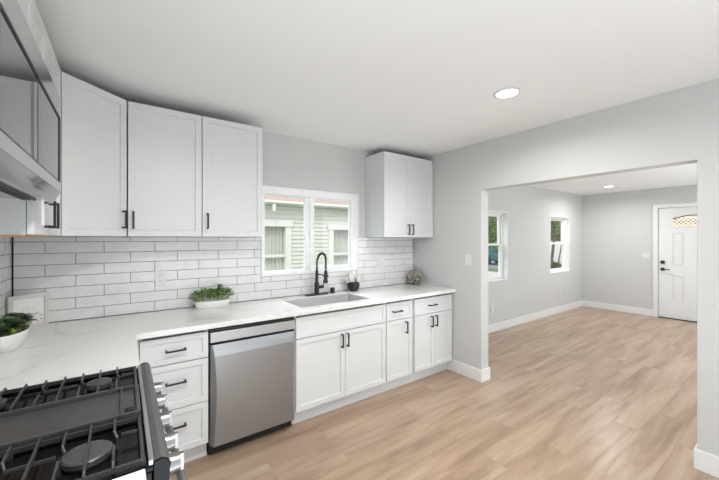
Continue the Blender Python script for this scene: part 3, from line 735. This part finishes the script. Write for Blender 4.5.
# white boat-shaped planter with succulents (left, by the frame)
BX, BY = -.474, 2.385
r = empty('succulent_planter', (BX, BY, .914), label='white boat-shaped planter of dark green succulents and a cream rose in the counter corner', cat='planter')
bm = bmesh.new(); lathe(bm, [(0, 0), (.098, 0), (.104, .004), (.132, .035), (.158, .078), (.160, .092), (.155, .092), (.150, .080), (.12, .035), (.09, .014), (0, .012)], 56, sx=.50); obj('oval_bowl', bm, 'ceramic', r, auto=50)
bm = bmesh.new(); lathe(bm, [(0, .076), (.142, .072), (.136, .060), (0, .058)], 32, sx=.48); obj('soil_moss', bm, 'leaf_dark', r)
def rosette(bm, c, R_, n=26, tilt=(0, 0, 1)):
    tz = Vector(tilt).normalized(); q = Vector((0, 0, 1)).rotation_difference(tz)
    for k in range(n):
        u = k/n; a_ = k*2.399; el = .15+1.15*(1-u)
        dd = q @ Vector((math.cos(a_)*math.cos(1.4-el), math.sin(a_)*math.cos(1.4-el), math.sin(1.4-el)))
        leaf(bm, Vector(c), dd, R_*(.55+.55*(1-u)), R_*.72, -.12)
for c_, R_, tl in (((.022, .065, .118), .072, (.25, .1, 1)), ((.018, -.03, .112), .066, (.4, -.3, 1)), ((-.01, -.10, .10), .06, (0, -.5, 1))):
    bm = bmesh.new(); rosette(bm, c_, R_, 34, tl); obj('succulent', bm, 'succulent', r)
bm = bmesh.new()
for k in range(160): leaf(bm, (rnd.uniform(-.05, .06), rnd.uniform(-.13, .10), rnd.uniform(.08, .10)), rdir(.1), .026, .010, .3)
obj('green_filler_leaves', bm, 'leaf', r)
rc = Vector((.070, .160, .112)); bm = bmesh.new(); bmesh.ops.create_icosphere(bm, subdivisions=2, radius=.026, matrix=Matrix.Translation(rc))
for k in range(90):
    u = (k+.5)/90; a_ = k*2.399; el = math.asin(1-1.8*u); dd = Vector((math.cos(a_)*math.cos(el), math.sin(a_)*math.cos(el), math.sin(el)))
    leaf(bm, rc+dd*.024, dd+rdir(-1)*.8, .020, .018, .2)
obj('cream_rose', bm, 'petal', r)

# framed print leaning across the corner
p0 = Vector((-.555, 2.790, 0)); p1 = Vector((-.398, 2.918, 0)); v = p1-p0; ang2 = math.atan2(v.y, v.x); W_ = v.length+.004
r = empty('picture_frame', (p0.x, p0.y, .9145), ang2, label='small square whitewashed frame with faint print, standing in the counter corner', cat='picture frame')
Hf = .208
obj('frame', grid_slab([0, .024, W_-.024, W_], [0, .024, Hf-.024, Hf], lambda i, j: not (i == 1 and j == 1), -.010, .008, lambda a, b, t: (a, t, b)), 'frame', r, bevel=.002)
pr_ = obj('print', B((.023, W_-.023, .000, .004, .023, Hf-.023)), 'paper', r)
bm = bmesh.new()
for k in range(26):
    x_, z_ = .10+rnd.uniform(-.032, .032), .112+rnd.uniform(-.024, .024); box(bm, x_-.004, x_+.004, -.0006, -.0002, z_-.0012, z_+.0012)
for k in range(3): box(bm, .06, .14, -.0006, -.0002, .065-.008*k, .0662-.008*k)
obj('sketch', bm, 'frame', pr_)

# vase with white flowers
r = empty('flower_vase', (1.990, 2.862, .914), label='small faceted black pot of white flowers on the counter right of the sink', cat='vase')
bm = bmesh.new(); n = 9; prof = [(.036, 0), (.050, .022), (.056, .052), (.053, .076)]
rings = []
for i, (rad, z) in enumerate(prof):
    rings.append([bm.verts.new((rad*math.cos(2*PI*(k+.5*(i % 2))/n), rad*math.sin(2*PI*(k+.5*(i % 2))/n), z + (.010 if (i == 3 and k % 2) else 0))) for k in range(n)])
for i in range(3):
    A_, C_ = rings[i], rings[i+1]
    for k in range(n):
        if i % 2 == 0: bm.faces.new((A_[k], A_[(k+1) % n], C_[k])); bm.faces.new((A_[(k+1) % n], C_[(k+1) % n], C_[k]))
        else: bm.faces.new((A_[k], C_[(k+1) % n], C_[k])); bm.faces.new((A_[k], A_[(k+1) % n], C_[(k+1) % n]))
bm.faces.new(rings[0][::-1])
inner = [bm.verts.new((.045*math.cos(2*PI*(k+.5)/n), .045*math.sin(2*PI*(k+.5)/n), .062)) for k in range(n)]
for k in range(n): bm.faces.new((rings[3][k], rings[3][(k+1) % n], inner[(k+1) % n], inner[k]))
bm.faces.new(inner); obj('faceted_pot', bm, 'black_ceramic', r)
for (fx, fy, fz, fr_) in ((-.036, -.022, .112, .036), (.032, -.030, .112, .036), (.0, .025, .125, .036), (-.004, -.020, .145, .036), (.048, .012, .118, .034), (-.052, .015, .100, .034)):
    bm = bmesh.new(); bmesh.ops.create_icosphere(bm, subdivisions=2, radius=fr_*.72, matrix=Matrix.Translation((fx, fy, fz)))
    for k in range(80):
        u = (k+.5)/80; a_ = k*2.399; el = math.asin(1-1.7*u); dd = Vector((math.cos(a_)*math.cos(el), math.sin(a_)*math.cos(el), math.sin(el)))
        leaf(bm, Vector((fx, fy, fz))+dd*fr_*.68, (dd+rdir(-1)*.9), fr_*.5, fr_*.45, .2)
    obj('white_flower', bm, 'petal', r)
bm = bmesh.new()
for (fx, fy) in ((-.02, -.01), (.018, -.015), (.0, .015)): tube(bm, [(fx*.5, fy*.5, .063), (fx, fy, .10)], .003, 6)
obj('stem', bm, 'leaf_dark', r)

r.scale = (1.18, 1.18, 1.16)
# twig ball
bm = bmesh.new(); Rb = .094
for k in range(46):
    ax = rdir(-1); a_ = ax.orthogonal().normalized(); b_ = ax.cross(a_); rad = Rb*rnd.uniform(.955, 1); off = rnd.uniform(-.35, .35)*Rb; q_ = math.sqrt(rad*rad-off*off)-.003
    tube(bm, [ax*off + (a_*math.cos(t)+b_*math.sin(t))*q_ for t in [2*PI*i/36 for i in range(36)]], .0036, 6, closed=True)
tag(obj('decorative_ball', bm, 'twig', loc=(2.842, 2.800, .914+Rb+.0005)), 'woven grey-brown twig ball at the right end of the counter', 'decorative ball')

# ---------------------------------------------------------------- outside
GZ = -.45
tag(obj('lawn', B((-12, 60, YB+WT+.002, 60, GZ-.2, GZ)), 'grass'), kind='structure')
tag(obj('rear_yard', B((-12, 60, -40, YB+WT+.001, GZ-.2, GZ-.001)), 'concrete'), kind='structure')
tag(obj('road', B((18.6, 27.0, 3.2, 60, GZ, GZ+.02)), 'asphalt'), kind='structure')
tag(obj('sidewalk', B((15.2, 16.9, 3.2, 60, GZ, GZ+.05)), 'concrete'), kind='structure')
tag(obj('driveway', B((8.6, 15.2, 3.2, 16.0, GZ, GZ+.04)), 'concrete'), kind='structure')
# neighbouring house seen through the kitchen window
NY = 6.2; k_ = NY/4.7
def nx(x): return x*k_
def nz(z): return 1.4688+(z-1.4688)*k_
hs = empty('neighbour_house', (1, NY, GZ), label='sage green clapboard house with red-brown roof outside the sink window', cat='house')
hx = 1.0
NW = [(nx(1.28), nx(2.0), nz(.965), nz(1.645)), (nx(2.85), nx(3.57), nz(1.015), nz(1.61))]
bm = bmesh.new(); ex = .083
x0, x1 = -3.0, 5.4; zt = gz0 = 1.4688+.52*(NY-.26)/4.7
z = GZ
while z < zt:
    zz = min(z+ex, zt)
    cuts = [x0]
    for a, b, c_, d_ in NW:
        if z < d_ and zz > c_: cuts += [a-.09, b+.09]
    cuts.append(x1)
    for a, b in zip(cuts[::2], cuts[1::2]):
        prism(bm, [(0, z), (-.017, z), (0, zz)], a, b, lambda y_, z_, x_: (x_-hx, y_, z_-GZ))
    z = zz
obj('siding', bm, 'siding', hs)
obj('wall', B((x0-hx, x1-hx, .13, .25, 0, zt-GZ), (x1-hx, x1-hx+.06, -.01, .25, 0, zt-GZ)), 'siding', hs)
for a, b, c_, d_ in NW:
    f = obj('window', grid_slab([a-.12-hx, a-hx, b-hx, b+.12-hx], [c_-.10-GZ, c_-GZ, d_-GZ, d_+.11-GZ], lambda i, j: not (i == 1 and j == 1), -.035, .10, lambda p, q, t: (p, t, q)), 'stucco', hs, bevel=.004)
    obj('head_casing', B((a-.15-hx, b+.15-hx, -.055, -.0355, d_+.005-GZ, d_+.13-GZ)), 'stucco', f, bevel=.004)
    zm = nz(1.21)-GZ
    obj('meeting_rail', B((a+.001-hx, b-.001-hx, .0, .04, zm-.028, zm+.028)), 'stucco', f)
    obj('pane', B((a+.001-hx, b-.001-hx, .045, .049, c_+.001-GZ, zm-.0285), (a+.001-hx, b-.001-hx, .045, .049, zm+.0285, d_-.001-GZ)), 'glass', f)
    bm = bmesh.new(); n = 40; pv = None
    for i in range(n+1):
        xx = a-hx+(b-a)*i/n; yy = .10+.012*math.sin(i*1.9); cur = (bm.verts.new((xx, yy, c_-GZ)), bm.verts.new((xx, yy, d_-GZ)))
        if pv: bm.faces.new((pv[0], cur[0], cur[1], pv[1]))
        pv = cur
    obj('curtain', bm, 'curtain', f)
EV = -.16
gz = 1.4688+.535*(NY+EV-.1)/4.7-GZ+.035
bm = bmesh.new(); prism(bm, [(EV, gz+.02), (3.6, gz+.02+1.75), (7.6, gz+.02), (7.6, gz-.03), (3.6, gz+1.70), (EV, gz-.03)], x0-.4-hx, x1+.4-hx, lambda y_, z_, x_: (x_, y_, z_)); obj('roof', bm, 'shingle', hs)
obj('gutter', B((x0-.4-hx, x1+.4-hx, EV-.10, EV-.002, gz-.035, gz+.012)), 'stucco', hs, bevel=.01)
obj('soffit', B((x0-.4-hx, x1+.4-hx, EV, .0, gz-.055, gz-.035)), 'stucco', hs)
obj('eave_bracket', B((nx(1.74)-hx, nx(1.74)+.05-hx, EV-.10, EV-.0, gz-.20, gz-.056)), 'stucco', hs, bevel=.01)

# trees in the street
def tree(loc, label, trunk_pts, crown, n, ls=.16):
    r = empty('street_tree', loc, label=label, cat='tree')
    bm = bmesh.new()
    for pts, rad in trunk_pts: tube(bm, pts, [rad*(1-.5*i/(len(pts)-1)) for i in range(len(pts))], 8)
    obj('trunk', bm, 'bark', r, smooth=True)
    bm = bmesh.new()
    for (c_, R_) in crown:
        for k in range(n):
            v_ = rdir(-1); p = Vector(c_) + Vector((v_.x*R_, v_.y*R_, v_.z*R_*.8))*rnd.uniform(.45, 1)
            leaf(bm, p, v_+rdir(-1)*.8, ls*rnd.uniform(.7, 1.2), ls*.6, .3)
    obj('foliage', bm, 'foliage', r)
def T3(x, y, d): return (x, y, d)
tree((17.8, 11.1, GZ), 'leafy street tree seen through the nearer living room window', [([(0, .5, 0), (.1, .55, 1.2), (.1, .3, 2.4), (0, 0, 3.2)], .11)],
     [((0, 0, 3.3), 1.3), ((-.3, 1.1, 3.2), 1.2), ((.2, -1.2, 3.2), 1.2), ((0, .2, 4.6), 1.3)], 1100)
tree((12.2, 5.3, GZ), 'multi-trunk green tree seen through the far living room window', [([(0, 0, 0), (.05, .1, 1.0), (.1, .0, 2.2), (.1, .1, 3.0)], .06), ([(0, -.1, 0), (.0, -.3, 1.0), (-.1, -.45, 2.4)], .04), ([(0, .05, 0), (-.1, .3, .9), (.0, .5, 2.4)], .035), ([(0, 0, .3), (.1, -.15, 1.3), (.1, -.3, 2.3)], .03)],
     [((0, 0, 3.2), 1.25), ((-.2, 1.1, 3.1), 1.1), ((.2, -1.2, 3.2), 1.2), ((0, .2, 4.6), 1.3), ((.3, .2, .7), .45)], 1100)
# tall hedge across the street
bm = bmesh.new()
for k in range(9000):
    p = Vector((30.4+rnd.uniform(-.8, .8), rnd.uniform(7, 27), GZ+rnd.uniform(0, 7.5))); leaf(bm, p, rdir(-.5)+Vector((-1, 0, 0)), .42, .28, .3)
box(bm, 30.3, 30.9, 7, 27, GZ, GZ+7.2)
tag(obj('hedge', bm, 'foliage'), 'tall green hedge across the street behind the teal car', 'hedge')
tag(obj('masonry_fence', B((27.1, 27.3, 6.5, 14.2, GZ, GZ+1.7)), 'stucco', bevel=.02), 'low pale garden wall across the street in front of the hedge', 'fence')
# parked car
r = empty('parked_car', (22.3, 13.95, GZ+.02), label='teal car parked on the street outside the nearer living room window', cat='car')
prof = [(-.95, .30), (-.98, .62), (-.75, .80), (.25, .93), (.85, 1.38), (2.1, 1.42), (2.9, .98), (3.45, .90), (3.5, .35), (3.2, .28), (2.95, .28)]
for c0 in (2.6, 0.0):
    prof += [(c0+.36*math.cos(t), .33+.36*math.sin(t)) for t in [PI*i/10 for i in range(11)]] + [(c0-.36 if c0 else -.36, .28)]
prof = [(y_, max(z_, .22)) for y_, z_ in prof]
bm = bmesh.new(); prism(bm, prof, -.85, .85, lambda y_, z_, x_: (x_, y_, z_)); obj('body', bm, 'carpaint', r, bevel=.04, seg=3)
bm = bmesh.new()
for s in (-1, 1): prism(bm, [(.50, .97), (.95, 1.30), (2.05, 1.33), (2.55, .99)], s*.852, s*.858, lambda y_, z_, x_: (x_, y_, z_))
obj('side_window', bm, 'smoke_glass', r)
for yy in (0, 2.6):
    for s in (-1, 1):
        bm = bmesh.new(); cyl(bm, (s*.75, yy, .33), .32, .2, 'x', 28); wq = obj('wheel', bm, 'rubber', r, bevel=.02)
        bm = bmesh.new(); cyl(bm, (s*.855, yy, .33), .19, .015, 'x', 20); obj('hubcap', bm, 'chrome', wq)
